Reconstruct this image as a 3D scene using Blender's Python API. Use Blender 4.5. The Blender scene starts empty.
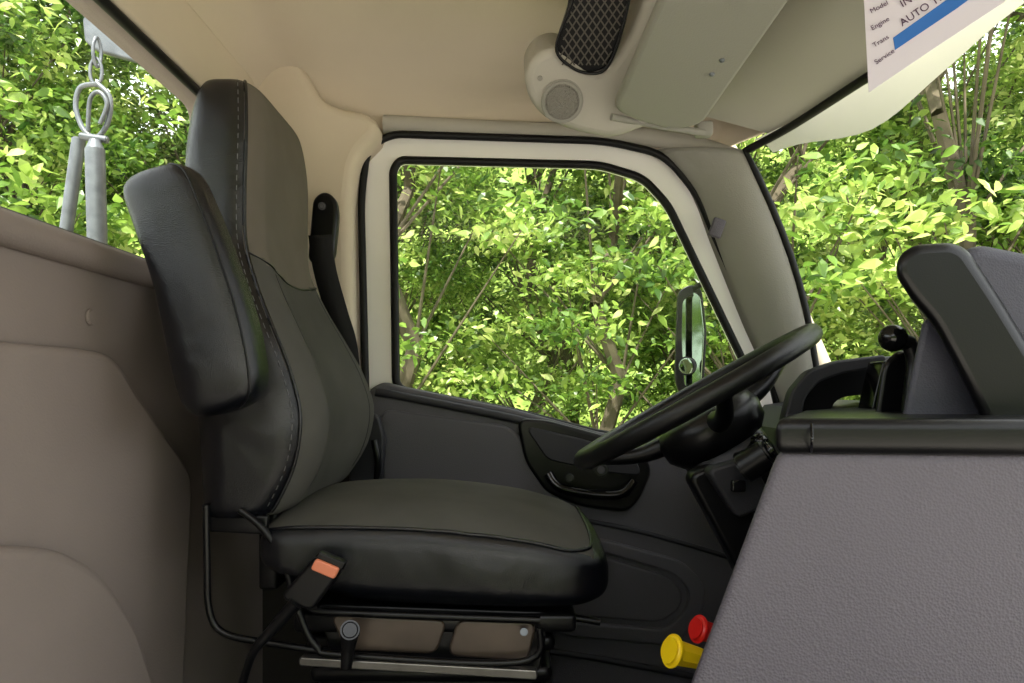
import bpy, bmesh, math, random
import numpy as np
from mathutils import Vector, Matrix, Euler
random.seed(7); rng=np.random.default_rng(11)
F=740.0; CX=512.0; CY=390.0
LIFT=0.72     # cab floor at z=0 after the final lift
sc=bpy.context.scene
col=sc.collection

def s2l(c): return tuple(((v/255)/12.92 if v/255<=0.04045 else ((v/255+0.055)/1.055)**2.4) for v in c)
def mat(name,c,rough=0.6,metal=0.0,bump=0.0,bscale=200,var=0.0,vscale=5,spec=0.5,coat=0.0,c2=None,vor=False,crease=0.0,cscale=9):
    m=bpy.data.materials.new(name); m.use_nodes=True
    nt=m.node_tree; b=nt.nodes['Principled BSDF']
    col_=s2l(c)+(1,)
    b.inputs['Base Color'].default_value=col_
    b.inputs['Roughness'].default_value=rough; b.inputs['Metallic'].default_value=metal
    b.inputs['Specular IOR Level'].default_value=spec
    tc=nt.nodes.new('ShaderNodeTexCoord')
    if var>0 or c2:
        n=nt.nodes.new('ShaderNodeTexNoise'); n.inputs['Scale'].default_value=vscale; n.inputs['Detail'].default_value=5
        nt.links.new(tc.outputs['Object'],n.inputs['Vector'])
        r=nt.nodes.new('ShaderNodeValToRGB')
        r.color_ramp.elements[0].position=0.3; r.color_ramp.elements[1].position=0.7
        if c2: a0=s2l(c); a1=s2l(c2)
        else: a0=tuple(v*(1-var) for v in col_[:3]); a1=tuple(min(1,v*(1+var)) for v in col_[:3])
        r.color_ramp.elements[0].color=a0+(1,); r.color_ramp.elements[1].color=a1+(1,)
        nt.links.new(n.outputs['Fac'],r.inputs['Fac']); nt.links.new(r.outputs['Color'],b.inputs['Base Color'])
    if bump>0:
        if vor:
            n2=nt.nodes.new('ShaderNodeTexVoronoi'); o='Distance'
        else:
            n2=nt.nodes.new('ShaderNodeTexNoise'); n2.inputs['Detail'].default_value=3; o='Fac'
        n2.inputs['Scale'].default_value=bscale
        nt.links.new(tc.outputs['Object'],n2.inputs['Vector'])
        bp=nt.nodes.new('ShaderNodeBump'); bp.inputs['Strength'].default_value=bump; bp.inputs['Distance'].default_value=0.002
        nt.links.new(n2.outputs[o],bp.inputs['Height']); nt.links.new(bp.outputs['Normal'],b.inputs['Normal'])
        if crease:
            n3=nt.nodes.new('ShaderNodeTexNoise'); n3.inputs['Scale'].default_value=cscale; n3.inputs['Detail'].default_value=2; n3.inputs['Distortion'].default_value=.6
            nt.links.new(tc.outputs['Object'],n3.inputs['Vector'])
            b3=nt.nodes.new('ShaderNodeBump'); b3.inputs['Strength'].default_value=crease; b3.inputs['Distance'].default_value=0.02
            nt.links.new(n3.outputs['Fac'],b3.inputs['Height']); nt.links.new(b3.outputs['Normal'],bp.inputs['Normal'])
    return m

M_cream=mat('headliner_cream',(198,186,167),0.9,bump=0.25,bscale=500,var=0.04,vscale=4,spec=.2)
M_cream2=mat('trim_greige',(168,164,155),0.65,bump=0.15,bscale=300,spec=.3)
M_visor=mat('visor_vinyl',(140,138,131),0.6,bump=0.3,bscale=350,spec=.3)
M_taupe=mat('rear_panel_taupe',(126,116,110),0.85,bump=0.3,bscale=300,var=0.07,vscale=3,spec=.2)
M_void_shade=mat('void_shade_brown',(48,44,41),0.8,bump=0.2,bscale=300,spec=.2)  # shade of the void under the seat, put into the colour
M_white=mat('painted_metal_white',(236,234,230),0.35)
M_rubber=mat('rubber_black',(12,12,13),0.5,spec=.25)
M_vinyl=mat('vinyl_black',(7,9,14),0.22,bump=0.28,bscale=700,vor=True,spec=0.48,crease=.35,cscale=8)
M_cloth=mat('seat_cloth_charcoal',(75,74,70),0.95,bump=0.4,bscale=700,var=0.12,vscale=9,spec=0.08)
M_cloth2=mat('seat_cloth_brown',(98,92,84),0.95,bump=0.4,bscale=700,var=0.1,vscale=9,spec=0.08)
M_door=mat('door_plastic_dark',(80,79,84),0.55,bump=0.3,bscale=600,vor=True,spec=.3)
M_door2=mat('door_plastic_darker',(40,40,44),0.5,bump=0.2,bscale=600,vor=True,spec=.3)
M_black=mat('plastic_black',(10,10,12),0.32,bump=0.1,bscale=500,spec=.28)
M_gloss=mat('plastic_gloss_black',(8,8,10),0.15,spec=.4)
M_dash=mat('dash_vinyl_gray',(84,80,88),0.48,bump=0.4,bscale=330,vor=True,var=0.03,spec=.3)
M_dash2=mat('dash_pod_gray',(64,64,74),0.5,bump=0.25,bscale=400,vor=True,spec=.25)
M_base=mat('base_metal_brown',(76,66,58),0.3,metal=0.3,var=0.3,vscale=12)
M_steel=mat('galvanised_steel',(104,108,113),0.42,metal=0.55,var=0.25,vscale=30)
M_rail=mat('rail_steel',(120,118,114),0.3,metal=0.9,var=0.2,vscale=20)
M_yel=mat('knob_yellow',(240,205,20),0.35)
M_red=mat('knob_red',(195,28,25),0.35)
M_orange=mat('release_orange',(205,120,88),0.4)
M_paper=mat('paper_white',(196,190,202),0.8)
M_blue=mat('print_blue',(35,95,170),0.7)
M_ink=mat('print_ink',(70,40,70),0.8)
M_floor=mat('floor_rubber',(30,29,28),0.8,bump=0.4,bscale=60,spec=.2)
M_stitch=mat('stitch_thread',(96,96,96),0.8)
M_ground=mat('gravel_bounce',(204,198,188),0.95,c2=(176,170,160),vscale=1.2,spec=.1)  # unseen lot, made pale so that sunlight bounces up into the cab
M_grass=mat('ground_grass',(110,125,60),0.95,c2=(150,155,90),vscale=1.2,spec=.1)
M_bark=mat('bark',(92,84,72),0.9,bump=0.8,bscale=20,var=0.3,vscale=6,spec=.1)
M_mirror=mat('mirror_glass',(120,135,115),0.05,metal=1.0)
M_grill=mat('speaker_grille',(116,113,106),0.6,bump=0.9,bscale=320,vor=True)
M_leather=mat('rim_leather',(14,14,15),0.35,bump=0.3,bscale=600,spec=.35)

def leafmat(name,cols,trans=.45):
    m=bpy.data.materials.new(name); m.use_nodes=True; nt=m.node_tree; nt.nodes.clear()
    o=nt.nodes.new('ShaderNodeOutputMaterial'); g=nt.nodes.new('ShaderNodeNewGeometry')
    r=nt.nodes.new('ShaderNodeValToRGB')
    e=r.color_ramp.elements; e[0].position=.08; e[0].color=s2l(cols[0])+(1,); e[1].position=.92; e[1].color=s2l(cols[3])+(1,)
    x=e.new(0.38); x.color=s2l(cols[1])+(1,)
    x=e.new(0.70); x.color=s2l(cols[2])+(1,)
    tc=nt.nodes.new('ShaderNodeTexCoord'); n=nt.nodes.new('ShaderNodeTexNoise'); n.inputs['Scale'].default_value=1.3; n.inputs['Detail'].default_value=3
    nt.links.new(tc.outputs['Object'],n.inputs['Vector'])
    mr=nt.nodes.new('ShaderNodeMapRange'); mr.inputs['From Min'].default_value=.38; mr.inputs['From Max'].default_value=.62
    nt.links.new(n.outputs['Fac'],mr.inputs['Value'])
    mm=nt.nodes.new('ShaderNodeMath'); mm.operation='MULTIPLY_ADD'; mm.inputs[1].default_value=.55
    m2=nt.nodes.new('ShaderNodeMath'); m2.operation='MULTIPLY'; m2.inputs[1].default_value=.45
    nt.links.new(g.outputs['Random Per Island'],m2.inputs[0]); nt.links.new(mr.outputs[0],mm.inputs[0]); nt.links.new(m2.outputs[0],mm.inputs[2])
    nt.links.new(mm.outputs[0],r.inputs['Fac'])
    d=nt.nodes.new('ShaderNodeBsdfDiffuse'); t=nt.nodes.new('ShaderNodeBsdfTranslucent'); mx=nt.nodes.new('ShaderNodeMixShader')
    mx.inputs[0].default_value=trans
    nt.links.new(r.outputs['Color'],d.inputs['Color']); nt.links.new(r.outputs['Color'],t.inputs['Color'])
    nt.links.new(d.outputs[0],mx.inputs[1]); nt.links.new(t.outputs[0],mx.inputs[2])
    gl=nt.nodes.new('ShaderNodeBsdfGlossy'); gl.inputs['Roughness'].default_value=.35
    mx2=nt.nodes.new('ShaderNodeMixShader'); mx2.inputs[0].default_value=.04
    nt.links.new(mx.outputs[0],mx2.inputs[1]); nt.links.new(gl.outputs[0],mx2.inputs[2])
    nt.links.new(mx2.outputs[0],o.inputs[0])
    return m
M_leaf=leafmat('leaf',[(42,68,30),(86,118,48),(146,172,80),(204,214,128)])
M_leaf2=leafmat('leaf_light',[(60,92,38),(114,148,60),(170,194,96),(224,230,152)],.5)
def glassmat(name,tint=(1,1,1),k=.016,edge=.25):
    m=bpy.data.materials.new(name); m.use_nodes=True; nt=m.node_tree; nt.nodes.clear()
    o=nt.nodes.new('ShaderNodeOutputMaterial'); t=nt.nodes.new('ShaderNodeBsdfTransparent'); t.inputs[0].default_value=tint+(1,)
    g=nt.nodes.new('ShaderNodeBsdfGlossy'); g.inputs['Roughness'].default_value=0.02; g.inputs[0].default_value=(1,1,1,1)
    geo=nt.nodes.new('ShaderNodeNewGeometry'); dt=nt.nodes.new('ShaderNodeVectorMath'); dt.operation='DOT_PRODUCT'
    nt.links.new(geo.outputs['Normal'],dt.inputs[0]); nt.links.new(geo.outputs['Incoming'],dt.inputs[1])
    def M(op,a,b=None):
        n=nt.nodes.new('ShaderNodeMath'); n.operation=op
        for i,v in enumerate((a,b)):
            if v is None: continue
            if isinstance(v,(int,float)): n.inputs[i].default_value=v
            else: nt.links.new(v,n.inputs[i])
        return n.outputs[0]
    f=M('ADD',M('MULTIPLY',M('POWER',M('SUBTRACT',1.0,M('ABSOLUTE',dt.outputs['Value'])),5.0),edge),k)
    mx=nt.nodes.new('ShaderNodeMixShader'); nt.links.new(f,mx.inputs[0])
    nt.links.new(t.outputs[0],mx.inputs[1]); nt.links.new(g.outputs[0],mx.inputs[2]); nt.links.new(mx.outputs[0],o.inputs[0])
    return m
M_glass=glassmat('window_glass',(0.95,0.97,0.95))
def transl(name,c,f=.5):
    m=bpy.data.materials.new(name); m.use_nodes=True; nt=m.node_tree; nt.nodes.clear()
    o=nt.nodes.new('ShaderNodeOutputMaterial'); d=nt.nodes.new('ShaderNodeBsdfDiffuse'); t=nt.nodes.new('ShaderNodeBsdfTranslucent'); mx=nt.nodes.new('ShaderNodeMixShader')
    mx.inputs[0].default_value=f; d.inputs[0].default_value=s2l(c)+(1,); t.inputs[0].default_value=s2l(c)+(1,)
    nt.links.new(d.outputs[0],mx.inputs[1]); nt.links.new(t.outputs[0],mx.inputs[2]); nt.links.new(mx.outputs[0],o.inputs[0]); return m
M_shade=transl('visor_acrylic',(206,204,188),.26)

# ---------- helpers ----------
def finish(me,name,mats,sharp=35,smooth=True):
    if not isinstance(mats,(list,tuple)): mats=[mats]
    me.materials.clear()
    for m in mats: me.materials.append(m)
    if smooth:
        for p in me.polygons: p.use_smooth=True
        if sharp: me.set_sharp_from_angle(angle=math.radians(sharp))
    ob=bpy.data.objects.new(name,me); col.objects.link(ob); return ob
def meshobj(name,verts,faces,mats,sharp=35,smooth=True,fm=None):
    me=bpy.data.meshes.new(name); me.from_pydata([tuple(v) for v in verts],[],faces); me.update()
    bm=bmesh.new(); bm.from_mesh(me)
    if fm is None: bmesh.ops.recalc_face_normals(bm,faces=bm.faces)
    bm.to_mesh(me); bm.free()
    ob=finish(me,name,mats,sharp,smooth)
    if fm is not None:
        for p,i in zip(me.polygons,fm): p.material_index=i
    return ob
def grp(name,parts):
    e=bpy.data.objects.new(name,None); col.objects.link(e); e.empty_display_size=0.1
    c=Vector((0,0,0)); n=0
    for p in parts:
        if p.data and hasattr(p.data,'vertices'):
            for v in p.bound_box: c+=p.matrix_basis@Vector(v); n+=1
    if n: e.location=c/n
    for p in parts:
        p.parent=e; p.matrix_parent_inverse=Matrix.Translation(-e.location)
    return e
def P(px,py,d): return Vector(((px-CX)/F*d,d,(CY-py)/F*d))
def onp(px,py,P0,N):
    r=Vector(((px-CX)/F,1,(CY-py)/F)); N=Vector(N); t=Vector(P0).dot(N)/r.dot(N); return r*t
def cr(pts,n=8,cyc=False):
    pts=[Vector(p) for p in pts]; out=[]; L=len(pts)
    segs=L if cyc else L-1
    for i in range(segs):
        if cyc: a,b,c,d=pts[i-1],pts[i],pts[(i+1)%L],pts[(i+2)%L]
        else: a,b,c,d=pts[max(i-1,0)],pts[i],pts[i+1],pts[min(i+2,L-1)]
        for k in range(n):
            t=k/n; out.append(0.5*((2*b)+(-a+c)*t+(2*a-5*b+4*c-d)*t*t+(-a+3*b-3*c+d)*t**3))
    if not cyc: out.append(pts[-1])
    return out
def roundpoly(pts,r,n=5):
    pts=[Vector(p) for p in pts]; out=[]; L=len(pts)
    for i in range(L):
        a,b,c=pts[i-1],pts[i],pts[(i+1)%L]
        da=(a-b); dc=(c-b)
        rr=min(r,da.length*0.48,dc.length*0.48)
        p0=b+da.normalized()*rr; p2=b+dc.normalized()*rr
        for k in range(n+1):
            t=k/n; out.append((1-t)**2*p0+2*t*(1-t)*b+t*t*p2)
    return out
def tube(name,pts,r,m,cyc=False,smooth=True,n=8,radii=None,res=4):
    if smooth: 
        pts=cr(pts,n,cyc)
    cu=bpy.data.curves.new(name,'CURVE'); cu.dimensions='3D'; cu.bevel_depth=r; cu.bevel_resolution=res; cu.use_fill_caps=True
    sp=cu.splines.new('POLY'); sp.points.add(len(pts)-1)
    for i,p in enumerate(pts):
        sp.points[i].co=(p[0],p[1],p[2],1)
        if radii: 
            t=i/(len(pts)-1)*(len(radii)-1); k=min(int(t),len(radii)-2); sp.points[i].radius=radii[k]*(1-(t-k))+radii[k+1]*(t-k)
    sp.use_cyclic_u=cyc
    return cu2mesh(cu,name,m)
def cu2mesh(cu,name,m,mtx=None):
    o=bpy.data.objects.new(name+'_c',cu); col.objects.link(o)
    dg=bpy.context.evaluated_depsgraph_get(); me=bpy.data.meshes.new_from_object(o.evaluated_get(dg)); me.name=name
    bpy.data.objects.remove(o); bpy.data.curves.remove(cu)
    if mtx: me.transform(mtx)
    return finish(me,name,m)
def basis(P0,N,up=None):
    n=Vector(N).normalized(); u=Vector((1,0,0))-n*n.x
    if u.length<0.3: u=Vector((0,1,0))-n*n.y
    u.normalize(); v=n.cross(u)
    return Matrix(((u.x,v.x,n.x,P0[0]),(u.y,v.y,n.y,P0[1]),(u.z,v.z,n.z,P0[2]),(0,0,0,1)))
def plate3(name,loops,P0,N,depth,bevel,m,r=0.01,off=0.0,n=5):
    """loops of 3-D points lying on plane (P0,N): slab of given thickness, front face on the plane (+off along N)"""
    B=basis(P0,N); Bi=B.inverted()
    cu=bpy.data.curves.new(name,'CURVE'); cu.dimensions='2D'; cu.fill_mode='BOTH'
    cu.extrude=max(depth/2-bevel,0.0001); cu.bevel_depth=bevel; cu.bevel_resolution=3
    for li,lp in enumerate(loops):
        q=[Bi@Vector(p) for p in lp]; q=[Vector((a.x,a.y,0)) for a in q]
        rr=r[li] if isinstance(r,(list,tuple)) else r
        if rr>0: q=roundpoly(q,rr,n)
        sp=cu.splines.new('POLY'); sp.points.add(len(q)-1)
        for i,a in enumerate(q): sp.points[i].co=(a.x,a.y,0,1)
        sp.use_cyclic_u=True
    return cu2mesh(cu,name,m,B@Matrix.Translation((0,0,off-depth/2)))
def plate(name,loops,P0,N,depth,bevel,m,r=0.01,off=0.0,n=5,skew=None):
    o=plate3(name,[[onp(a,b,P0,N) for a,b in lp] for lp in loops],P0,N,depth,bevel,m,r,off,n)
    if skew is not None:
        for v in o.data.vertices: v.co.x+=skew*(v.co.y-P0[1])
    return o
def box(name,c,s,m,bevel=0.005,rot=(0,0,0)):
    bm=bmesh.new(); bmesh.ops.create_cube(bm,size=1)
    bmesh.ops.scale(bm,vec=s,verts=bm.verts)
    if bevel: bmesh.ops.bevel(bm,geom=list(bm.edges),offset=bevel,segments=3,profile=0.5,affect='EDGES')
    bmesh.ops.transform(bm,matrix=Matrix.Translation(c)@Euler(rot).to_matrix().to_4x4(),verts=bm.verts)
    me=bpy.data.meshes.new(name); bm.to_mesh(me); bm.free(); return finish(me,name,m)
def cyl(name,p0,p1,r0,m,r1=None,bev=0.0,seg=32):
    p0=Vector(p0);p1=Vector(p1); r1=r0 if r1 is None else r1
    d=p1-p0; L=d.length
    bm=bmesh.new(); bmesh.ops.create_cone(bm,cap_ends=True,segments=seg,radius1=r0,radius2=r1,depth=L)
    if bev: bmesh.ops.bevel(bm,geom=[e for e in bm.edges if abs(e.verts[0].co.z-e.verts[1].co.z)<1e-6],offset=bev,segments=3,affect='EDGES')
    q=Vector((0,0,1)).rotation_difference(d)
    bmesh.ops.transform(bm,matrix=Matrix.Translation((p0+p1)/2)@q.to_matrix().to_4x4(),verts=bm.verts)
    me=bpy.data.meshes.new(name); bm.to_mesh(me); bm.free(); return finish(me,name,m)
def ball(name,c,r,m,sc_=(1,1,1)):
    bm=bmesh.new(); bmesh.ops.create_uvsphere(bm,u_segments=32,v_segments=20,radius=r)
    bmesh.ops.scale(bm,vec=sc_,verts=bm.verts); bmesh.ops.translate(bm,vec=c,verts=bm.verts)
    me=bpy.data.meshes.new(name); bm.to_mesh(me); bm.free(); return finish(me,name,m)
def loft(name,rings,mats,fmfn=None,caps=True,sharp=0):
    n=len(rings[0]); V=[p for r in rings for p in r]; Fc=[]
    for i in range(len(rings)-1):
        for j in range(n):
            Fc.append((i*n+j,i*n+(j+1)%n,(i+1)*n+(j+1)%n,(i+1)*n+j))
    if caps:
        for ri in (0,len(rings)-1):
            c=sum((Vector(p) for p in rings[ri]),Vector())/n; V.append(c); k=len(V)-1
            for j in range(n):
                a,b=ri*n+j,ri*n+(j+1)%n
                Fc.append((a,b,k) if ri else (b,a,k))
    me=bpy.data.meshes.new(name); me.from_pydata([tuple(v) for v in V],[],Fc); me.update()
    bm=bmesh.new(); bm.from_mesh(me); bmesh.ops.recalc_face_normals(bm,faces=bm.faces); bm.to_mesh(me); bm.free()
    ob=finish(me,name,mats,sharp)
    if fmfn:
        for p in me.polygons: p.material_index=fmfn(p.center,p.normal)
    return ob
def rows(tab,n=6):
    """Catmull interpolate rows of numbers"""
    tab=[list(map(float,t)) for t in tab]; out=[]
    L=len(tab)
    for i in range(L-1):
        a,b,c,d=[np.array(tab[k]) for k in (max(i-1,0),i,i+1,min(i+2,L-1))]
        for k in range(n):
            t=k/n; out.append(0.5*((2*b)+(-a+c)*t+(2*a-5*b+4*c-d)*t*t+(-a+3*b-3*c+d)*t**3))
    out.append(np.array(tab[-1])); return out
def se(t,e):
    c,s=math.cos(t),math.sin(t)
    return math.copysign(abs(c)**(2/e),c),math.copysign(abs(s)**(2/e),s)

# ================= CAB SHELL =================
XR=-0.60; YD=1.80
def R3(y,z,x=XR): return Vector((x,y,z))
wl=[R3(-.35,-.72),R3(1.86,-.72),R3(1.86,.66),R3(-.35,.66)]
hole=[R3(-.2,.196),R3(1.47,.196),R3(1.50,.57),R3(-.2,.57)]
wall_rear=plate3('wall_rear',[wl,hole],(XR,0,0),(1,0,0),.05,.006,M_taupe,r=[.001,.05])
relief1=plate('rear_relief',[[(-160,345),(64,358),(98,363),(120,398),(178,478),(168,700),(164,800),(-160,800)]],(XR,0,0),(1,0,0),.034,.014,M_taupe,r=.03,off=.024)
relief2=plate('rear_arch',[[(-160,558),(36,560),(80,582),(115,632),(140,706),(155,800),(-160,800)]],(XR+.024,0,0),(1,0,0),.036,.015,M_taupe,r=.04,off=.028)
ledge=tube('rear_ledge',[R3(-.35,.19,XR+.004),R3(1.52,.19,XR+.004)],.022,M_taupe,smooth=False)
hdr=plate3('rear_header',[[R3(-.35,.582),R3(1.80,.582),R3(1.80,.70),R3(-.35,.70)]],(XR,0,0),(1,0,0),.03,.006,M_cream,r=.004,off=.012)
plug=cyl('rear_plug',onp(89,317,(XR,0,0),(1,0,0)),onp(89,317,(XR,0,0),(1,0,0))+Vector((.006,0,0)),.012,M_taupe,bev=.002)
sealr=tube('rear_window_seal',roundpoly([R3(-.2,.205,XR+.004),R3(1.47,.205,XR+.004),R3(1.50,.566,XR+.004),R3(-.2,.566,XR+.004)],.05),.009,M_rubber,cyc=True,smooth=False)
for o in (relief1,relief2,ledge,plug,sealr,hdr):
    o.parent=wall_rear
wg=plate3('window_1',[hole],(XR-.02,0,0),(1,0,0),.004,0.0005,M_glass,r=.05)

def D3(px,py,y=YD): return P(px,py,y)
win_in=[(396,389),(393,170),(400,160),(600,165),(643,178),(668,205),(745,365),(752,455),(600,434),(515,412)]
wo=[Vector((-.62,1.84,-.72)),Vector((.86,1.84,-.72)),Vector((.80,1.84,.05)),Vector((.56,1.84,.60)),Vector((.50,1.84,.68)),Vector((-.62,1.84,.68))]
wall_side=plate3('wall_left',[wo,[D3(a,b,1.84) for a,b in [(386,395),(384,160),(604,156),(655,172),(680,200),(765,365),(765,470)]]],(0,1.84,0),(0,-1,0),.03,.003,M_cream,r=[.01,.03])
bp_=plate('trim_1',[[(200,470),(212,110),(224,72),(240,50),(262,40),(284,54),(298,76),(312,104),(335,116),(362,120),(370,128),(352,146),(345,162),(340,200),(344,470)]],(0,1.71,0),(0,-1,0),.12,.022,M_cream,r=.03)
void_shade=plate('void_shade_panel',[[(190,478),(372,478),(372,760),(190,760)]],(0,1.78,0),(0,-1,0),.05,.006,M_void_shade,r=.01)  # added dark panel; its colour stands in for the shaded void behind the seat
crn=[]
for z in np.linspace(-.72,.62,12):
    crn.append([Vector((XR-.02+ (0.14*(1-math.sin(a))),1.86-0.16*(1-math.cos(a)),z)) for a in np.linspace(0,math.pi/2,12)]+[Vector((XR-.03,1.86,z))])
loft('trim_2',crn,M_taupe,sharp=40)

# roof liner
ex=[(.5,1.82),(.545,1.72),(.605,1.61),(.65,1.36),(.70,1.08),(.73,.6),(.735,.1),(.735,-.35)]
def xmax(y):
    for (x0,y0),(x1,y1) in zip(ex,ex[1:]):
        if y<=y0 and y>=y1: return x0+(x1-x0)*(y0-y)/(y0-y1)
    return ex[0][0] if y>ex[0][1] else ex[-1][0]
def sfn(t): t=max(0,min(1,t)); return math.sqrt(max(0,1-(1-t)**2))
def zroof(x,y):
    xm=xmax(y)
    sy=sfn((1.83-y)/.36); sr=sfn((x-XR+.01)/.09); sf=sfn((xm-x)/.30)
    return .585+.22*sy*sr*sf
ys=list(1.83-np.array([0,.003,.01,.02,.035,.055,.08,.11,.14,.18,.22,.27,.32,.38,.45,.6,.8,1.1,1.5,2.18]))
us=[0,.001,.003,.006,.012,.02,.03,.045,.065,.09,.12,.16,.22,.3,.4,.5,.6,.66,.72,.78,.83,.87,.905,.935,.96,.98,.992,1]
V=[];Fc=[]
for y in ys:
    for u in us:
        x=XR-.01+(xmax(y)-XR+.01)*u; V.append((x,y,zroof(x,y)))
n=len(us)
for i in range(len(ys)-1):
    for j in range(n-1): Fc.append((i*n+j,i*n+j+1,(i+1)*n+j+1,(i+1)*n+j))
ceil=meshobj('ceiling',V,Fc,M_cream,sharp=0)
md=ceil.modifiers.new('thick','SOLIDIFY'); md.thickness=.02; md.offset=1

floor=box('floor',(.25,.75,-.745),(1.75,2.2,.05),M_floor,.002)

# ================= DOOR =================
outer=[(366,640),(362,200),(368,152),(390,137),(605,144),(662,157),(694,195),(765,365),(830,640)]
dparts=[]
dparts.append(plate('frame_metal',[outer,win_in],(0,YD,0),(0,-1,0),.03,.004,M_white,r=[.03,.03]))
def loopY(pts,y,r): return roundpoly([P(a,b,y) for a,b in pts],r,8)
dparts.append(tube('seal_inner',loopY(win_in,YD-.004,.03),.010,M_rubber,cyc=True,smooth=False))
ow=[(366,400),(361,200),(367,150),(390,134),(605,141),(664,154),(697,193),(768,365),(785,440)]
lp=[P(a,b,YD-.02) for a,b in ow]
rp=[lp[0]]+roundpoly(lp,.05,8)[9:-9]+[lp[-1]]
wall_seal=tube('trim_3',rp,.009,M_rubber,smooth=False)
yl=1.765
low=[(371,392),(384,385),(402,390),(515,413),(600,436),(700,448),(790,470),(850,760),(374,760)]
dparts.append(plate('panel_lower',[low],(0,yl,0),(0,-1,0),.035,.008,M_door,r=.012))
dparts.append(tube('sill_trim',[P(a,b,yl-.003) for a,b in [(376,392),(400,396),(515,419),(600,441),(740,462)]],.010,M_door2,n=6))
dparts.append(plate('panel_upper',[[(384,412),(505,428),(520,440),(535,480),(560,502),(540,512),(398,492),(386,480)]],(0,yl,0),(0,-1,0),.02,.007,M_door,r=.02,off=.01))
bez=[(520,421),(545,423),(590,435),(636,448),(648,470),(636,497),(625,508),(580,502),(548,489),(528,460)]
dparts.append(plate('handle_bezel',[bez],(0,yl,0),(0,-1,0),.03,.008,M_black,r=.02,off=.018))
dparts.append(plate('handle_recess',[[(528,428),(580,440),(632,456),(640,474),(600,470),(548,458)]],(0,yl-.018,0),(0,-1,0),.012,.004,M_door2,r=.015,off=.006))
dparts.append(tube('pull_handle',[P(548,474,yl-.04),P(560,488,yl-.05),P(595,495,yl-.05),P(622,494,yl-.05),P(634,482,yl-.04)],.012,M_gloss))
dparts.append(cyl('lock_knob',P(601,470,yl-.02),P(601,470,yl-.05),.018,M_black,bev=.004))
dparts.append(cyl('lock_knob_cap',P(601,470,yl-.05),P(601,470,yl-.054),.009,M_door,bev=.002))
dparts.append(cyl('release_lever_pivot',P(570,478,yl-.03),P(570,478,yl-.062),.011,M_black,bev=.003))
dparts.append(plate('map_pocket_rim',[[(548,556),(575,540),(600,540),(680,562),(702,584),(700,612),(672,642),(560,632),(535,600)],[(558,563),(580,549),(602,549),(674,570),(691,588),(689,608),(666,631),(566,622),(546,597)]],(0,yl,0),(0,-1,0),.024,.006,M_door,r=[.03,.03],off=.013))
dparts.append(plate('pocket_panel',[[(566,568),(584,558),(602,558),(668,578),(680,592),(678,606),(660,620),(572,612),(556,594)]],(0,yl,0),(0,-1,0),.02,.006,M_door,r=.03,off=.008))
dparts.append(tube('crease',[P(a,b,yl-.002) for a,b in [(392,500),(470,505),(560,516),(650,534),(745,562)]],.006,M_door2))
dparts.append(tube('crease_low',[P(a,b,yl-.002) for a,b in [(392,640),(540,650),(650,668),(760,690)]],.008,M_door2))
door=grp('door_1',dparts)
wd=plate('window_2',[win_in],(0,YD+.012,0),(0,-1,0),.004,.0005,M_glass,r=.03)

# ================= WINDSHIELD + A-PILLAR =================
topc=[(.545,1.72,.555),(.605,1.61,.57),(.65,1.36,.57),(.70,1.08,.57),(.73,.6,.57),(.735,.1,.57),(.735,-.35,.57)]
botc=[(.715,1.72,.0),(.80,1.62,-.03),(.90,1.38,-.04),(.98,1.10,-.04),(1.03,.6,-.04),(1.04,.1,-.04),(1.04,-.35,-.04)]
tcv=cr(topc,8); bcv=cr(botc,8)
V=[];Fc=[];K=8
for a,b in zip(tcv,bcv):
    for k in range(K+1):
        t=k/K; p=a.lerp(b,t)+Vector((.03*math.sin(math.pi*t),0,0)); V.append(p)
for i in range(len(tcv)-1):
    for k in range(K): Fc.append((i*(K+1)+k,i*(K+1)+k+1,(i+1)*(K+1)+k+1,(i+1)*(K+1)+k))
ws=meshobj('window_3',V,Fc,M_glass,sharp=0)
edge=[a for a in reversed([tcv[0].lerp(bcv[0],t)+Vector((.03*math.sin(math.pi*t)-.004,-.004,0)) for t in np.linspace(0,1,10)])]
tube('trim_4',edge+[p+Vector((-.004,0,0)) for p in tcv[1:]],.009,M_rubber,smooth=False)
left=[P(655,150,1.79),P(690,190,1.79),P(712,245,1.79),P(742,320,1.79),P(764,370,1.79),P(790,440,1.79)]
right=[Vector(e) for e in reversed(edge)]
lc=cr(left,6); m_=len(lc)
rc=[]
for i in range(m_):
    t=i/(m_-1)*(len(right)-1); k=min(int(t),len(right)-2); rc.append(right[k].lerp(right[k+1],t-k)+Vector((.006,.004,0)))
V=[];Fc=[];K=8
for a,b in zip(lc,rc):
    for k in range(K+1):
        t=k/K; V.append(a.lerp(b,t)+Vector((-.25,-.97,0))*(.028*max(0,math.sin(math.pi*t))**.7))
for i in range(m_-1):
    for k in range(K): Fc.append((i*(K+1)+k,i*(K+1)+k+1,(i+1)*(K+1)+k+1,(i+1)*(K+1)+k))
ap=meshobj('trim_5',V,Fc,M_visor,sharp=0)
md=ap.modifiers.new('t','SOLIDIFY'); md.thickness=.004; md.offset=-1
clip=box('pillar_clip',P(717,228,1.735),(.03,.012,.045),M_dash,.004,rot=(0,.35,0)); clip.parent=ap
tube('trim_6',[P(384,124,1.80),P(500,130,1.80),P(610,134,1.80),P(680,142,1.79),P(735,158,1.74)],.022,M_cream2)
vb=[(.60,1.70,.545),(.64,1.65,.548),(.725,1.49,.525),(.775,1.33,.572),(.81,1.18,.612),(.86,.9,.63),(.88,.4,.64),(.88,-.3,.64)]
vt=[(.565,1.73,.585),(.615,1.65,.595),(.665,1.49,.60),(.69,1.33,.61),(.72,1.18,.63),(.755,.9,.64),(.765,.4,.65),(.765,-.3,.65)]
a=cr(vt,5); b=cr(vb,5)
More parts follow.
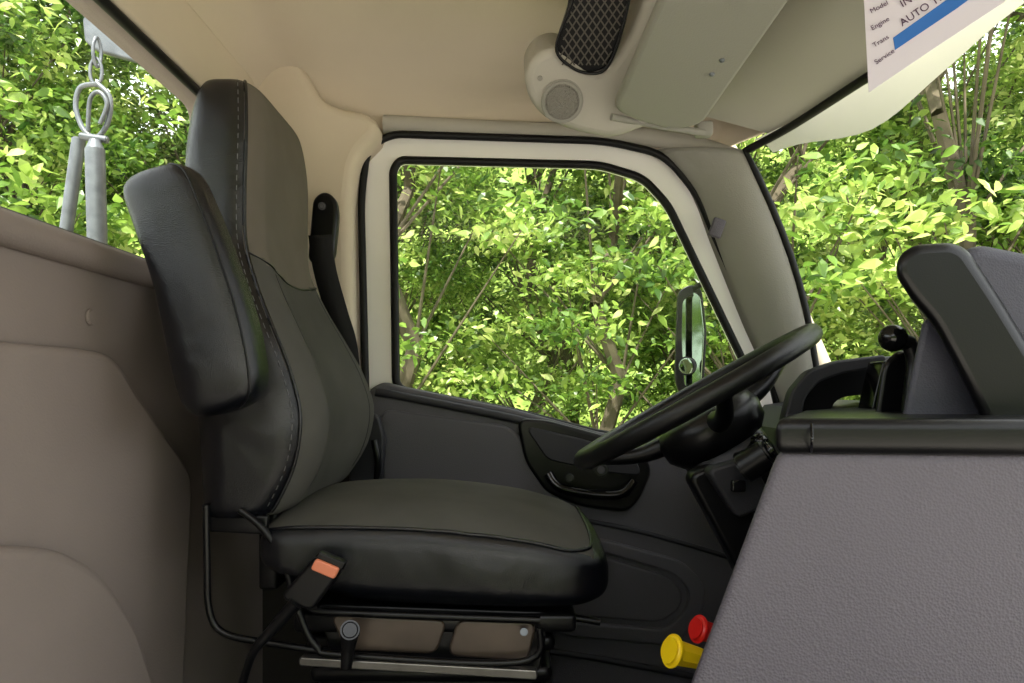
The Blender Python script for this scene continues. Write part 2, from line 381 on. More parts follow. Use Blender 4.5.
V=[];Fc=[]
for p,q in zip(a,b): V+= [p,(p+q)/2+Vector((0,0,.012)),q]
for i in range(len(a)-1):
    for k in range(2): Fc.append((i*3+k,i*3+k+1,i*3+k+4,i*3+k+3))
ev=meshobj('trim_9',V,Fc,M_shade,sharp=0)

# ================= OVERHEAD CONSOLE, VISOR, NET =================
NP=Vector((0,-.80,-.60)); P0=Vector((.1,1.46,.575))
parts=[]
body=[(532,76),(540,62),(556,56),(575,70),(592,82),(614,76),(638,40),(654,0),(668,-60),(735,-60),(695,55),(650,118),(612,132),(575,124),(548,112),(536,96)]
parts.append(plate('housing',[body],P0,NP,.16,.016,M_cream2,r=.02))
sp=onp(562,101,P0,NP); nn=NP.normalized()
parts.append(cyl('speaker_ring',sp,sp+nn*.008,.042,M_visor,bev=.003))
parts.append(cyl('speaker_grille',sp+nn*.006,sp+nn*.011,.034,M_grill,bev=.003))
for a,b in ((540,78),(628,105)):
    s_=onp(a,b,P0,NP); parts.append(cyl('screw',s_,s_+nn*.004,.005,M_visor,bev=.001,seg=16))
P1=Vector((.12,1.40,.66)); N1=Vector((0,-.8,-.6))
parts.append(plate('net_backing',[[(556,48),(572,66),(592,72),(606,66),(618,40),(628,0),(636,-50),(560,-50),(572,0)]],P1,N1,.02,.003,M_black,r=.02))
def inside(x,y):
    L=560+(48-y)*.2 if y>0 else 570; R=608+(60-y)*.33
    return L<x<R and y<64
V=[];Fc=[]
def ribbon(p,q,r=.0014):
    d=(q-p).normalized(); s=d.cross(N1.normalized())*r; k=len(V)
    V.extend([p-s,p+s,q+s,q-s]); Fc.append((k,k+1,k+2,k+3))
for c in range(-60,140,8):
    for sgn in (1,-1):
        prev=None
        for t in range(0,41):
            y=-40+t*2.8; x=(540+c if sgn==1 else 660-c)+sgn*(t*1.9)
            if inside(x,y):
                cur=onp(x,y,P1,N1)+N1.normalized()*.012
                if prev is not None: ribbon(prev,cur)
                prev=cur
            else: prev=None
parts.append(meshobj('net_mesh',V,Fc,mat('net_cord',(84,80,74),0.8),smooth=False))
parts.append(tube('net_rim',[onp(a,b,P1,N1)+N1.normalized()*.012 for a,b in [(575,-40),(572,0),(556,46),(572,66),(592,72),(606,66),(618,40),(628,0),(636,-40)]],.003,M_black))
oc=grp('overhead_console',parts)
PV=Vector((.3,1.5,.527)); NV=Vector((0,-.22,-1)).normalized()
vp=[]
vp.append(plate('visor_panel',[[(618,110),(642,120),(672,128),(698,125),(806,-30),(806,-60),(678,-60),(671,-10)]],PV,NV,.022,.009,M_visor,r=.025))
for a,b in ((712,74),(722,60)):
    s_=onp(a,b,PV,NV); vp.append(ball('rivet',s_,.005,M_steel))
h0=onp(612,120,PV,NV)+Vector((0,.01,.01)); h1=onp(706,136,PV,NV)+Vector((0,.01,.01))
vp.append(tube('hinge_rod',[h0,(h0+h1)/2+Vector((0,.003,0)),h1],.007,M_visor))
vp.append(box('hinge_bracket',h1+Vector((.0,.01,.01)),(.035,.03,.03),M_visor,.006))
vis=grp('sun_visor',vp)
hd=[]
for y in np.linspace(1.66,-.3,24):
    xm=xmax(y); hd.append([Vector((xm-.24,y,.70)),Vector((xm-.21,y,.655)),Vector((xm-.15,y,.615)),Vector((xm-.05,y,.588)),Vector((xm-.004,y,.576)),Vector((xm-.004,y,.60)),Vector((xm-.1,y,.72))])
loft('trim_7',hd,M_cream2,sharp=40)

# paper sign
ps=Vector((.42,.92,.4)); pn=Vector((-.25,-1,-.05)).normalized()
pp=[plate('sheet',[[(861,-60),(869,92),(934,48),(1004,2),(1060,-60)]],ps,pn,.0012,.0002,M_paper,r=0)]
pp.append(plate('stripe',[[(893,38),(895,50),(956,9),(990,-16),(986,-28)]],ps,pn,.0008,.0001,M_blue,r=0,off=.0009))
def text(s,px,py,size,ang):
    cu=bpy.data.curves.new('print_'+s.split()[0].lower(),'FONT'); cu.body=s; cu.size=size; cu.extrude=.0001
    o=bpy.data.objects.new('t',cu); col.objects.link(o)
    dg=bpy.context.evaluated_depsgraph_get(); me=bpy.data.meshes.new_from_object(o.evaluated_get(dg)); bpy.data.objects.remove(o)
    B=basis(onp(px,py,ps,pn)+pn*.0012,pn)
    me.transform(B@Matrix.Rotation(math.radians(ang),4,'Z'))
    return finish(me,'print_'+s.split()[0].lower(),M_ink,smooth=False)
pp+= [text('Model',871,14,.0085,25),text('Engine',872,31,.0085,28),text('Trans',874,48,.0085,30),text('Service',876,65,.0085,32),
      text('INTERIOR',902,8,.013,28),text('AUTO TRANS',902,27,.013,32)]
grp('paper_sign',pp)

# ================= SEAT =================
S=[]
#       z    xf     xb    yn    yf   conc
tab=[(.525,-.465,-.495,1.30,1.44,.0),
(.519,-.440,-.514,1.24,1.49,.0),
(.498,-.420,-.530,1.205,1.53,.004),
(.42,-.408,-.545,1.185,1.55,.008),
(.32,-.408,-.550,1.18,1.555,.010),
(.24,-.405,-.546,1.175,1.56,.012),
(.17,-.378,-.534,1.15,1.59,.020),
(.10,-.340,-.526,1.125,1.625,.032),
(.03,-.305,-.516,1.112,1.655,.044),
(-.04,-.286,-.510,1.108,1.668,.048),
(-.11,-.298,-.505,1.112,1.66,.040),
(-.165,-.328,-.500,1.118,1.64,.026),
(-.190,-.350,-.496,1.125,1.62,.012),
(-.198,-.375,-.488,1.145,1.60,.004),
(-.20,-.43,-.46,1.25,1.5,0)]
NR=96; rings=[]; seamN=[];seamF=[];inN=[];inF=[]; E=3.6
R_=rows(tab,6)
SV=.93
for z,xf,xb,yn,yf,cc in R_:
    cx=(xf+xb)/2;hx=(xf-xb)/2;cy=(yn+yf)/2;hy=(yf-yn)/2
    ring=[]
    for j in range(NR):
        a,b=se(2*math.pi*j/NR,E); x=cx+hx*a; 
        if a>0: x-=cc*max(0,1-(b/.68)**2)*min(1,a*1.1)
        ring.append(Vector((x,cy+hy*b,z)))
    rings.append(ring)
    def fp(b,o=.001):
        a=(max(0,1-abs(b)**E))**(1/E); x=cx+hx*a-cc*max(0,1-(b/.68)**2)+o; return Vector((x,cy+hy*b,z))
    if z>-.188 and z<.515: seamN.append(fp(-SV)); seamF.append(fp(SV))
    if -.16<z<.2: inN.append(fp(-.62,-.0005)); inF.append(fp(.62,-.0005))
def bf(c,nrm):
    z=c.z; row=min(R_,key=lambda r:abs(r[0]-z)); cy=(row[3]+row[4])/2; hy=(row[4]-row[3])/2; v=(c.y-cy)/hy
    if nrm.x>-0.1 and abs(v)<SV and c.x>(row[1]+row[2])/2:
        return 2 if z>.225-.035*(1-v*v) and z>0 else 1
    return 0
S.append(loft('backrest',rings,[M_vinyl,M_cloth,M_cloth2],bf))
S.append(tube('piping_near',seamN,.0028,M_vinyl,n=2)); S.append(tube('piping_far',seamF,.0028,M_vinyl,n=2))
def stitches(path,off,L=.007,gap=.006,r=.0006):
    V=[];Fc=[];acc=0;on=True
    pts=cr(path,4); out=[]; seg=[]
    for p,q in zip(pts,pts[1:]):
        l=(q-p).length; acc+=l
        seg.append(p)
        if acc>(L if on else gap):
            if on and len(seg)>=1: out.append((seg[0]+off,q+off))
            on=not on; acc=0; seg=[]
    for p,q in out:
        t=(q-p).normalized(); s=t.cross(Vector((0,1,0))).normalized()*r; u=Vector((0,r,0)); k=len(V)
        V+= [p-s,p-u,p+s,p+u,q-s,q-u,q+s,q+u]; Fc+=[(k+i,k+(i+1)%4,k+4+(i+1)%4,k+4+i) for i in range(4)]
    return V,Fc
V,Fc=stitches(seamN,Vector((-.010,-.009,0)))
S.append(meshobj('stitching',V,Fc,M_stitch,smooth=False))
S.append(tube('panel_seam_near',inN,.0014,M_black,n=2)); S.append(tube('panel_seam_far',inF,.0014,M_black,n=2))
sx=[]
for v in np.linspace(-SV,SV,15):
    zz=.225-.035*(1-v*v); row=min(R_,key=lambda r:abs(r[0]-zz)); a=(max(0,1-abs(v)**E))**(1/E)
    cx=(row[1]+row[2])/2;hx=(row[1]-row[2])/2
    sx.append(Vector((cx+hx*a-row[5]*max(0,1-(v/.68)**2)+.0005,(row[3]+row[4])/2+(row[4]-row[3])/2*v,zz)))
S.append(tube('head_seam',sx,.002,M_black,n=3))
ct=[(-.395,-.235,-.262,.16),(-.388,-.215,-.275,.225),(-.36,-.198,-.292,.252),(-.30,-.190,-.318,.256),(-.22,-.187,-.336,.258),(-.12,-.19,-.342,.26),(0,-.205,-.345,.26),
(.07,-.222,-.345,.256),(.11,-.235,-.342,.245),(.14,-.252,-.333,.22),(.153,-.27,-.318,.19),(.157,-.285,-.30,.14)]
rings=[];CYC=1.365; rc_=rows(ct,6)
for x,zt,zb,hy in rc_:
    cz=(zt+zb)/2;hz=(zt-zb)/2; ring=[]
    for j in range(NR):
        a,b=se(2*math.pi*j/NR,4.2)
        z=cz+hz*b+(.012*(1-a*a) if b>0 else 0)*b
        ring.append(Vector((x,CYC+hy*a,z)))
    rings.append(ring)
def cf(c,nrm):
    row=min(rc_,key=lambda r:abs(r[0]-c.x)); v=(c.y-CYC)/row[3]
    return 1 if (nrm.z>.25 and abs(v)<.95 and c.x<.125) else 0
S.append(loft('cushion',rings,[M_vinyl,M_cloth],cf))
def cush(x,v):
    row=min(rc_,key=lambda r:abs(r[0]-x)); b=(max(0,1-abs(v)**4.2))**(1/4.2); cz=(row[1]+row[2])/2;hz=(row[1]-row[2])/2
    return Vector((x,CYC+row[3]*v,cz+hz*b+.012*(1-v*v)*b+.0015))
path=[cush(x,-.95) for x in np.linspace(-.37,.09,16)]+[cush(.118,-.9),cush(.126,-.8)]+[cush(.128,v) for v in np.linspace(-.6,.6,7)]+[cush(.126,.8),cush(.118,.9)]+[cush(x,.95) for x in np.linspace(.09,-.37,16)]
S.append(tube('cushion_piping',path,.0032,M_vinyl,n=3))
ar=[]
top=P(158,170,1.035); bot=P(230,412,1.045)
at=[(0,.012,.010),(.02,.038,.025),(.07,.053,.034),(.2,.056,.038),(.45,.058,.040),(.7,.062,.042),(.88,.060,.042),(.96,.050,.036),(.99,.034,.026),(1,.010,.010)]
ax=(bot-top).normalized(); sd=Vector((0,1,0)).cross(ax).normalized()
for t,w,h in rows(at,5):
    c=top.lerp(bot,t)+sd*(-.012*math.sin(math.pi*t)); ring=[]
    for j in range(48):
        a,b=se(2*math.pi*j/48,3.2); ring.append(c+sd*(w*a)+Vector((0,h*b,0)))
    ar.append(ring)
S.append(loft('armrest',ar,M_vinyl))
S.append(tube('armrest_seam',[r[30]+Vector((0,-.001,0)) for r in ar[3:-3]],.0015,M_black,n=2))
S.append(cyl('armrest_pivot',P(222,390,1.06),P(222,390,1.14),.03,M_black,bev=.004))
S.append(box('recliner_plate',(-.425,1.14,-.205),(.10,.012,.03),M_black,.004,rot=(0,.05,0)))
S.append(box('back_bracket',(-.39,1.33,-.25),(.03,.30,.14),M_black,.006))
S.append(box('pan',(-.12,1.365,-.362),(.44,.44,.03),M_black,.008))
yb=1.13
S.append(tube('rear_frame_tube',[P(206,505,yb),P(207,560,yb),P(209,608,yb),P(222,632,yb),P(262,642,yb),P(330,652,yb)],.0055,M_black))
S.append(tube('link_tube',[P(240,510,yb-.01),P(262,528,yb-.01),P(284,562,yb-.01),P(298,610,yb-.01),P(316,646,yb-.01),P(345,655,yb-.01),P(520,662,yb-.01),P(540,628,yb-.01)],.0055,M_black))
S.append(tube('side_rail',[P(318,606,yb),P(330,612,yb),P(540,620,yb)],.006,M_black,n=5))
S.append(plate('base_cover_rear',[[(333,617),(444,623),(434,652),(347,648)]],(0,yb+.01,0),(0,-1,0),.012,.004,M_base,r=.012))
S.append(plate('base_cover_front',[[(459,623),(534,625),(526,659),(450,654)]],(0,yb+.01,0),(0,-1,0),.012,.004,M_base,r=.012))
S.append(plate('base_surround',[[(318,606),(548,614),(538,672),(335,664)]],(0,yb+.022,0),(0,-1,0),.012,.003,M_black,r=.012))
S.append(plate('floor_rail_near',[[(300,659),(536,672),(536,679),(300,665)]],(0,yb-.02,0),(0,-1,0),.02,.002,M_rail,r=.003))
S.append(cyl('pivot_bolt',P(524,632,yb+.0),P(524,632,yb-.018),.006,M_steel,bev=.001))
S.append(cyl('hinge_pin',P(575,618,yb+.1),P(600,622,yb+.1),.006,M_black))
S.append(box('suspension_box',(-.13,1.38,-.54),(.36,.36,.33),M_black,.02))
for k in range(6):
    S.append(box('bellows_%d'%k,(-.13,1.38,-.405-k*.05),(.40-.01*(k%2),.40,.03),M_black,.013))
S.append(box('floor_plate',(-.13,1.38,-.710),(.46,.42,.02),M_black,.004))
S.append(tube('adjust_lever',[P(346,668,yb-.04),P(348,650,yb-.04),P(350,632,yb-.04)],.014,M_black,radii=[.6,.7,1.05]))
S.append(cyl('adjust_lever_cap',P(350,630,yb-.03),P(350,630,yb-.062),.014,M_gloss,bev=.004))
bb=1.06
S.append(plate('buckle_body',[[(316,560),(339,569),(310,608),(284,597)]],(0,bb,0),(0,-1,0),.022,.005,M_black,r=.008))
S.append(plate('buckle_release',[[(317,560),(338,569),(334,577),(313,568)]],(0,bb-.011,0),(0,-1,0),.010,.002,M_orange,r=.002,off=.005))
S.append(plate('buckle_slot',[[(320,553),(344,563),(342,568),(318,558)]],(0,bb-.005,0),(0,-1,0),.018,.002,M_black,r=.001,off=.004))
S.append(tube('buckle_stalk',[P(296,603,bb),P(272,630,bb),P(252,655,bb),P(238,700,bb+.02)],.008,M_black,radii=[1.3,1,.8,.8]))
seat=grp('driver_seat',S)

sb=[]
sb.append(plate('guide_cover',[[(316,200),(324,194),(332,200),(334,214),(330,256),(318,262),(311,258)]],(0,1.60,0),(0,-1,0),.03,.008,M_black,r=.012))
V=[];Fc=[]
bl=cr([P(320,235,1.585),P(325,270,1.585),P(336,310,1.59),P(346,345,1.60),P(350,390,1.64),P(352,440,1.67)],6)
for i,p in enumerate(bl):
    V+=[p+Vector((-.026,.006,0)),p+Vector((.026,-.006,0))]
    if i: Fc.append((2*i-2,2*i-1,2*i+1,2*i))
b_=meshobj('webbing',V,Fc,mat('belt_webbing',(34,34,36),.8,bump=.4,bscale=600,spec=.2)); md=b_.modifiers.new('t','SOLIDIFY'); md.thickness=.002; sb.append(b_)
sb.append(tube('anchor_cable',[P(374,440,1.66),P(378,465,1.66),P(374,500,1.68),P(376,540,1.70)],.008,M_black))
sb.append(plate('anchor_cover',[[(350,420),(376,416),(382,440),(378,500),(352,500)]],(0,1.70,0),(0,-1,0),.03,.006,M_door2,r=.01))
sb.append(cyl('guide_bolt',P(322,206,1.575),P(322,206,1.555),.008,M_black,bev=.003))
grp('seat_belt',sb)

# ================= STEERING WHEEL =================
ang=math.radians(29.5); WC=P(693,398,1.37)
nrm=Vector((-math.sin(ang),.085,math.cos(ang))).normalized()
u=Vector((math.cos(ang),0,math.sin(ang))); u=(u-nrm*u.dot(nrm)).normalized(); v=nrm.cross(u)
W=[]; RR=.234
W.append(tube('rim',[WC+u*RR*math.cos(t)+v*RR*math.sin(t) for t in np.linspace(0,2*math.pi,65)[:-1]],.0175,M_leather,cyc=True,smooth=False,res=6))
hub=WC-nrm*.055
for i,t in enumerate((.25,math.pi-.25,-math.pi/2)):
    rr=WC+u*RR*.96*math.cos(t)+v*RR*.96*math.sin(t)
    mid=WC+(u*math.cos(t)+v*math.sin(t))*RR*.6-nrm*.045
    W.append(tube('spoke_%d'%i,[hub+(u*math.cos(t)+v*math.sin(t))*.05,mid,rr-nrm*.006],.013,M_black,radii=[1.8,1.2,.9]))
hr=[]
for k,r in ((-.055,.04),(-.05,.07),(-.03,.085),(0,.088),(.02,.08),(.028,.06),(.03,.02)):
    hr.append([hub+nrm*k+(u*1.15*math.cos(t)+v*math.sin(t))*r for t in np.linspace(0,2*math.pi,41)[:-1]])
W.append(loft('hub_pad',hr,M_black))
grp('steering_wheel',W)
C=[]
c0=hub-nrm*.03
cr0=[]
for k,wu,wv in ((0,.05,.045),(.02,.075,.06),(.08,.078,.062),(.16,.07,.055),(.20,.06,.05)):
    c=c0-nrm*k+u*(-.005*k); ring=[]
    for t in np.linspace(0,2*math.pi,41)[:-1]:
        a,b=se(t,3.5); ring.append(c+u*wu*a+v*wv*b)
    cr0.append(ring)
C.append(loft('shroud',cr0,M_black))
C.append(cyl('shaft',c0-nrm*.15,c0-nrm*.50,.03,M_black))
C.append(tube('indicator_stalk',[c0-nrm*.04-v*.04,c0-nrm*.035-v*.11+u*.01,c0-nrm*.02-v*.17+u*.02],.008,M_black,radii=[1,.9,1.3]))
C.append(ball('stalk_knob',c0-nrm*.02-v*.175+u*.02,.014,M_gloss,(1,1.2,1)))
C.append(cyl('ignition_barrel',P(742,470,1.16),P(770,452,1.14),.024,M_black,bev=.004))
C.append(cyl('ignition_face',P(770,452,1.14),P(774,449,1.138),.017,M_gloss,bev=.002))
C.append(plate('column_side_panel',[[(694,478),(716,470),(742,488),(765,560),(750,590),(738,560)]],(0,1.22,0),(0,-1,0),.05,.008,M_black,r=.012))
C.append(plate('switch_panel',[[(712,472),(750,462),(770,500),(740,515)]],(0,1.18,0),(0,-1,0),.04,.006,M_door2,r=.008))
C.append(box('switch',P(738,486,1.155),(.022,.012,.018),M_gloss,.003))
grp('steering_column',C)

# ================= DASHBOARD =================
DH=[]
prof=[(.535,-.72),(.60,-.30),(.565,-.16),(.55,-.08),(.585,-.035),(.68,-.02),(.92,-.045),(1.02,-.06),(1.02,-.72)]
rings=[]
for y in (1.0,1.3,1.55,1.745):
    rings.append([Vector((x+(.0 if y<1.7 else .01)-(.10 if x>.9 else 0)*max(0,(y-1.4)/.35)*1.9 ,y,z)) for x,z in prof])
DH.append(loft('driver_dash_body',rings,M_door2,sharp=25))
def prism(name,foot_top,foot_bot,zt,zb,m,bev=.012,seg=4):
    n=len(foot_top); V=[(x,y,zt) for x,y in foot_top]+[(x,y,zb) for x,y in foot_bot]
    Fc=[tuple(range(n)),tuple(range(2*n-1,n-1,-1))]+[(i,(i+1)%n,n+(i+1)%n,n+i) for i in range(n)]
    me=bpy.data.meshes.new(name); me.from_pydata(V,[],Fc); bm=bmesh.new(); bm.from_mesh(me)
    bmesh.ops.recalc_face_normals(bm,faces=bm.faces)
    bmesh.ops.bevel(bm,geom=list(bm.edges),offset=bev,segments=seg,profile=.6,affect='EDGES')
    bm.to_mesh(me); bm.free(); return finish(me,name,m,50)
ft=[(.287,.80),(1.0,.74),(1.0,1.3),(.60,1.3),(.44,1.08)]
fb=[(.062,.80),(1.0,.76),(1.0,1.3),(.60,1.3),(.25,1.08)]
DH.append(prism('console_body',ft,fb,-.062,-.66,M_dash,.018))
ft2=[(.281,.792),(1.02,.725),(1.02,1.32),(.60,1.32),(.43,1.10)]
DH.append(prism('console_top',ft2,ft2,-.030,-.069,M_black,.013))
fp_=[(.10,.85),(1.0,.80),(1.0,1.3),(.6,1.3),(.30,1.1)]
DH.append(prism('console_plinth',fp_,fp_,-.64,-.72,M_black,.01))
DH.append(tube('console_top_groove',[P(812,424,.79),P(812,440,.776),P(811,452,.79)],.0015,M_gloss))
yp=.93
DH.append(plate('pod_face',[[(908,425),(918,376),(930,322),(956,332),(1040,425)]],(0,yp-.01,0),(0,-1,0),.16,.010,M_dash2,r=.01,skew=.62))
DH.append(plate('pod_body',[[(968,260),(980,256),(1040,268),(1160,300),(1160,440),(995,440)]],(0,yp-.03,0),(0,-1,0),.24,.016,M_dash2,r=.03,skew=.62))
DH.append(plate('pod_trim',[[(906,270),(908,260),(918,254),(950,252),(960,257),(990,302),(1050,400),(1060,430),(1000,430),(972,372),(942,316),(920,292)]],(0,yp-.05,0),(0,-1,0),.10,.014,M_black,r=.02,skew=.62))
hd_o=[(792,424),(798,396),(812,378),(838,368),(880,361),(916,358),(922,424)]
hd_i=[(828,430),(832,404),(842,397),(866,394),(868,430)]
DH.append(plate('cluster_hood',[hd_o,hd_i],(0,1.32,0),(0,-1,0),.10,.008,M_black,r=[.03,.012],skew=.45))
DH.append(plate('cluster_hood_lip',[[(786,424),(794,392),(810,373),(838,363),(885,357),(885,364),(842,371),(818,380),(804,396),(798,424)]],(0,1.27,0),(0,-1,0),.03,.004,M_door2,r=.01))
for i,x in enumerate((872,884,896)):
    DH.append(plate('vent_rib_%d'%i,[[(x,415),(x+12,362),(x+17,362),(x+6,415)]],(0,1.2,0),(0,-1,0),.05,.002,M_gloss,r=.002))
dash=grp('dashboard',DH)
def knob(nm,px,py,d,m,r):
    K=[]; c=P(px,py,d); ax=Vector((-.80,-.30,.30)).normalized()
    K.append(cyl('stem',c-ax*.10,c-ax*.03,.010,M_black))
    K.append(cyl('body',c-ax*.045,c+ax*.002,r*.62,m,r1=r*.78,bev=.003,seg=8))
    K.append(cyl('head',c,c+ax*.012,r,m,bev=.005,seg=24))
    grp(nm,K)
knob('parking_brake_knob',676,652,.97,M_yel,.022)
knob('air_supply_knob',702,630,1.0,M_red,.019)
L=[]
L.append(ball('ball',P(893,338,1.0),.0185,M_gloss))
L.append(cyl('ball_collar',P(900,340,1.0),P(913,345,1.0),.011,M_black,bev=.003))
L.append(tube('stalk',[P(909,343,1.0),P(914,362,1.0),P(911,392,1.0),P(906,440,1.0)],.010,M_black))
L.append(plate('boot',[[(878,430),(888,366),(902,354),(914,360),(918,430)]],(0,1.03,0),(0,-1,0),.05,.008,M_black,r=.01,skew=.5))
grp('gear_lever',L)

# ================= OUTSIDE HARDWARE =================
H=[]
yh=1.62
H.append(plate('bracket',[[(84,18),(112,14),(160,52),(160,66),(96,48),(86,40)]],(0,yh+.03,0),(0,-1,0),.02,.004,M_steel,r=.006))
def link(nm,c,a,b,r,rot=0):
    pts=[]
    for t in np.linspace(0,2*math.pi,25)[:-1]:
        x=a*math.cos(t)*(1 if abs(math.sin(t))<.6 else .9); z=b*math.sin(t)
        pts.append(c+Vector((x*math.cos(rot),x*math.sin(rot),z)))
    return tube(nm,pts,r,M_steel,cyc=True,smooth=False)
H.append(link('link_top',P(97,52,yh),.010,.032,.0038,1.2))
H.append(link('link_mid',P(96,72,yh),.012,.030,.0038,.2))
H.append(tube('shackle',[P(96,84,yh),P(80,88,yh),P(76,108,yh),P(84,130,yh),P(97,137,yh),P(108,122,yh),P(110,98,yh),P(98,84,yh)],.0055,M_steel,cyc=True))
H.append(tube('hook',[P(88,132,yh),P(90,100,yh-.01),P(99,92,yh-.01),P(107,104,yh-.01),P(100,124,yh-.01)],.0048,M_steel))
H.append(cyl('shackle_pin',P(80,136,yh-.02),P(108,140,yh-.02),.008,M_steel,bev=.002))
H.append(cyl('rod_rear',P(79,138,yh),P(62,262,yh),.014,M_steel,bev=.003))
H.append(cyl('rod_front',P(95,148,yh-.03),P(98,270,yh-.03),.020,M_steel,bev=.003))
H.append(cyl('rod_cap',P(95,140,yh-.03),P(95,150,yh-.03),.011,M_steel,r1=.019))
for nm,a,b in (('rear_hose_drop',P(62,262,yh),(-.98,yh,-.3)),('front_drop',P(98,270,yh-.03),(-.93,yh-.03,-.3))):
    H.append(cyl(nm,a,b,.008,M_steel))
H.append(box('boom_arm',P(122,-10,yh+.05)+Vector((-.1,0,.03)),(.5,.06,.07),M_steel,.01))
H.append(box('deck_anchor',(-.96,yh,-.33),(.2,.16,.1),M_steel,.01))
grp('lifting_shackle',H)
MR=[]; ym=2.35
NM=Vector((-.75,-.66,0)); PM=P(690,340,ym+.01)
MR.append(plate('housing',[[(679,292),(690,285),(701,289),(706,330),(703,390),(697,399),(682,398),(676,380)],[(682,300),(691,294),(699,299),(702,332),(699,386),(684,388),(681,341)]],(0,ym,0),(0,-1,0),.02,.003,M_black,r=[.03,.02]))
MR.append(plate('mirror_face',[[(682,298),(690,291),(699,296),(703,332),(700,386),(684,388),(680,340)]],PM,NM,.006,.002,M_mirror,r=.02))
MR.append(cyl('convex_mirror',P(687,366,ym-.03),P(687,366,ym-.05),.030,M_black,bev=.006))
MR.append(ball('convex_face',P(687,366,ym-.05),.025,M_mirror,(1,.2,1)))
MR.append(tube('arm',[P(695,288,ym),P(712,280,ym-.1),P(740,285,ym-.3),P(772,300,1.92)],.009,M_black))
MR.append(tube('arm_lower',[P(695,398,ym),P(715,425,ym-.1),P(750,430,ym-.3),P(790,420,1.92)],.009,M_black))
grp('side_mirror',MR)

# ================= NATURE =================
def mktree(name,h,nclu,nleaf,cr_,leaf,seed,low=.05,lm=None,spread=(.26,.26,.13)):
    r=np.random.default_rng(seed)
    V=[];Fc=[]
    def seg(p,q,r0,r1,n=7):
        p=Vector(p);q=Vector(q);d=(q-p).normalized(); s=d.orthogonal().normalized(); t=d.cross(s); k=len(V)
        for c,rr in ((p,r0),(q,r1)):
            for i in range(n):
                a=2*math.pi*i/n; V.append(c+s*rr*math.cos(a)+t*rr*math.sin(a))
        for i in range(n): Fc.append((k+i,k+(i+1)%n,k+n+(i+1)%n,k+n+i))
    pts=[Vector((0,0,0))]
    for i in range(1,9): pts.append(Vector((r.normal(0,.10)*i*.5,r.normal(0,.1)*i*.5,h*i/9)))
    for i in range(8): seg(pts[i],pts[i+1],.08*(1-i/9)+.012,.08*(1-(i+1)/9)+.012)
    cl=[]
    for i in range(nclu):
        z=h*(low+(1-low)*r.random()); rad=cr_*math.sqrt(max(.05,1-((z/h-.45)/.62)**2))*math.sqrt(r.random()); a=r.random()*6.283
        c=Vector((rad*math.cos(a),rad*math.sin(a),z)); cl.append(c)
        b=pts[min(8,max(0,int(z/h*8)-1))]; seg(b,c,.016,.004,5)
    nb=len(V)
    cen=np.array([tuple(c) for c in cl]); idx=r.integers(0,len(cl),nleaf)
    pos=cen[idx]+r.normal(0,1,(nleaf,3))*np.array(spread)
    pos[:,2]=np.maximum(pos[:,2],.12+.1*r.random(nleaf))
    a=r.normal(0,1,(nleaf,3)); a[:,2]=a[:,2]*.5-.3; a/=np.linalg.norm(a,axis=1)[:,None]
    up=r.normal(0,.55,(nleaf,3))+np.array([0,-.25,.8]); b=np.cross(up,a); b/=np.linalg.norm(b,axis=1)[:,None]
    nn_=np.cross(a,b)
    s=leaf*(.5+.9*r.random(nleaf))[:,None]
    v0=pos-a*s*.5; v1=pos+b*s*.22-a*s*.22+nn_*s*.05; v2=pos+b*s*.22+a*s*.12+nn_*s*.05; v3=pos+a*s*.55-nn_*s*.06; v4=pos-b*s*.22+a*s*.12+nn_*s*.05; v5=pos-b*s*.22-a*s*.22+nn_*s*.05
    LV=np.stack([v0,v1,v2,v3,v4,v5],1).reshape(-1,3)
    V2=[tuple(x) for x in V]+[tuple(x) for x in LV]
    Fc2=Fc+[tuple(range(nb+6*i,nb+6*i+6)) for i in range(nleaf)]
    me=bpy.data.meshes.new(name); me.from_pydata(V2,[],Fc2); me.materials.append(M_bark); me.materials.append(lm or M_leaf)
    mi=np.ones(len(Fc2),dtype=np.int32); mi[:len(Fc)]=0; me.polygons.foreach_set('material_index',mi); me.update()
    return me
GZ=-1.85
variants=[mktree('tree_a',8,55,36000,1.7,.070,1,spread=(.22,.22,.10)),mktree('tree_b',7,50,32000,1.9,.066,2,.02,M_leaf2,(.22,.22,.10)),mktree('tree_c',9,50,28000,1.6,.085,3,.2),
 mktree('tree_d',6.5,34,4600,1.3,.105,4,.15,M_leaf2,(.26,.26,.06)),mktree('tree_e',6,40,8000,1.5,.085,5,.02,M_leaf2,(.24,.24,.07))]
pos=[(-6.5,6.6,1),(-4.8,6.6,0),(-3.0,7.5,1),(-1.4,8.0,0),(.2,8.0,1),(1.9,8.1,2),(3.8,6.8,0),(5.0,5.2,1),(5.8,7.6,1),
(-8.5,8.5,2),(-6,9,0),(-3.8,9.8,2),(-1.6,10.6,1),(.8,10.8,2),(2.8,10.2,1),(5,10.0,1),(7.2,8.4,0),(9,10.5,2),(-10.5,11.5,1),(6.4,3.0,0),
(-4.2,5.3,3),(-1.0,6.2,4),(.8,6.5,4),(3.3,5.2,3),(4.3,5.6,4),(2.1,6.2,4),(-5.4,5.4,4),(-8.0,2.0,1)]
for i,(x,y,vi) in enumerate(pos):
    o=bpy.data.objects.new('tree',variants[vi]); col.objects.link(o)
    s=random.uniform(.9,1.15); o.scale=(s,s,s); o.rotation_euler=(0,0,random.uniform(-.7,.7)); o.location=(x,y,GZ+.005)
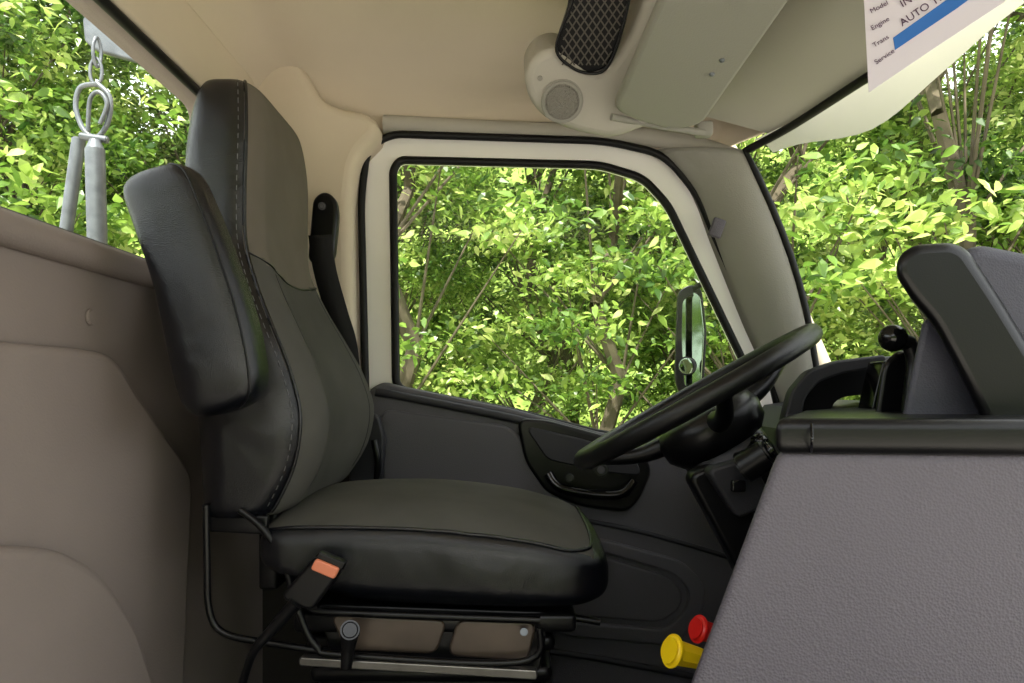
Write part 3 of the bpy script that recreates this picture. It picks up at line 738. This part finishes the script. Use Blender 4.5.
def hillside(y0,sgn):
    V=[];Fc=[];nx,nz=120,40
    H_=10 if sgn>0 else 8
    for j in range(nz):
        for i in range(nx):
            x=-34+68*i/(nx-1); t=j/(nz-1)
            V.append((x,y0+sgn*(4*t)+rng.normal(0,.25),GZ+.0+H_*t+(.6*math.sin(x*1.3)+rng.normal(0,.4))*t))
    for j in range(nz-1):
        for i in range(nx-1): Fc.append((j*nx+i,j*nx+i+1,(j+1)*nx+i+1,(j+1)*nx+i))
    meshobj('woodland_hillside',V,Fc,M_wood,sharp=0)
M_wood=mat('woodland_foliage',(48,68,30),.95,c2=(160,184,92),vscale=2.2,bump=1,bscale=6,spec=.1)  # darker noise tone puts shaded voids between leaves into the colour
hillside(19,1); hillside(-18,-1)  # second one is unseen, added behind the camera as a dark band for reflections
box('ground',(0,-13.4,GZ-.05),(80,33,.1),M_ground,0)
box('grass_verge',(0,17.1,GZ-.05),(80,28,.1),M_grass,0)

# ================= LIGHT =================
w=bpy.data.worlds.new('World'); sc.world=w; w.use_nodes=True; nt=w.node_tree
bg=nt.nodes['Background']; sky=nt.nodes.new('ShaderNodeTexSky'); sky.sky_type='HOSEK_WILKIE'; sky.turbidity=4
sky.sun_direction=Vector((-.3,-.6,.75)).normalized()
mixn=nt.nodes.new('ShaderNodeMixRGB'); mixn.inputs[0].default_value=.75; mixn.inputs[2].default_value=(.98,.98,1,1)
nt.links.new(sky.outputs[0],mixn.inputs[1]); nt.links.new(mixn.outputs[0],bg.inputs[0]); bg.inputs[1].default_value=4.4
sl=bpy.data.lights.new('sun','SUN'); sl.energy=12.0; sl.angle=.03; sl.color=(1,.95,.84)
so=bpy.data.objects.new('sun',sl); col.objects.link(so); so.location=(-2,-5,8)
so.rotation_euler=Vector((.12,.55,-.82)).to_track_quat('-Z','Y').to_euler()

cam=bpy.data.cameras.new('camera'); co=bpy.data.objects.new('camera',cam); col.objects.link(co)
cam.sensor_width=36; cam.lens=F/1024*36; cam.shift_y=(CY-341.5)/1024
co.rotation_euler=(math.pi/2,0,0); cam.clip_start=.02; sc.camera=co
sc.view_settings.view_transform='Standard'
for o in list(sc.objects):
    if o.parent is None: o.location.z+=LIFT
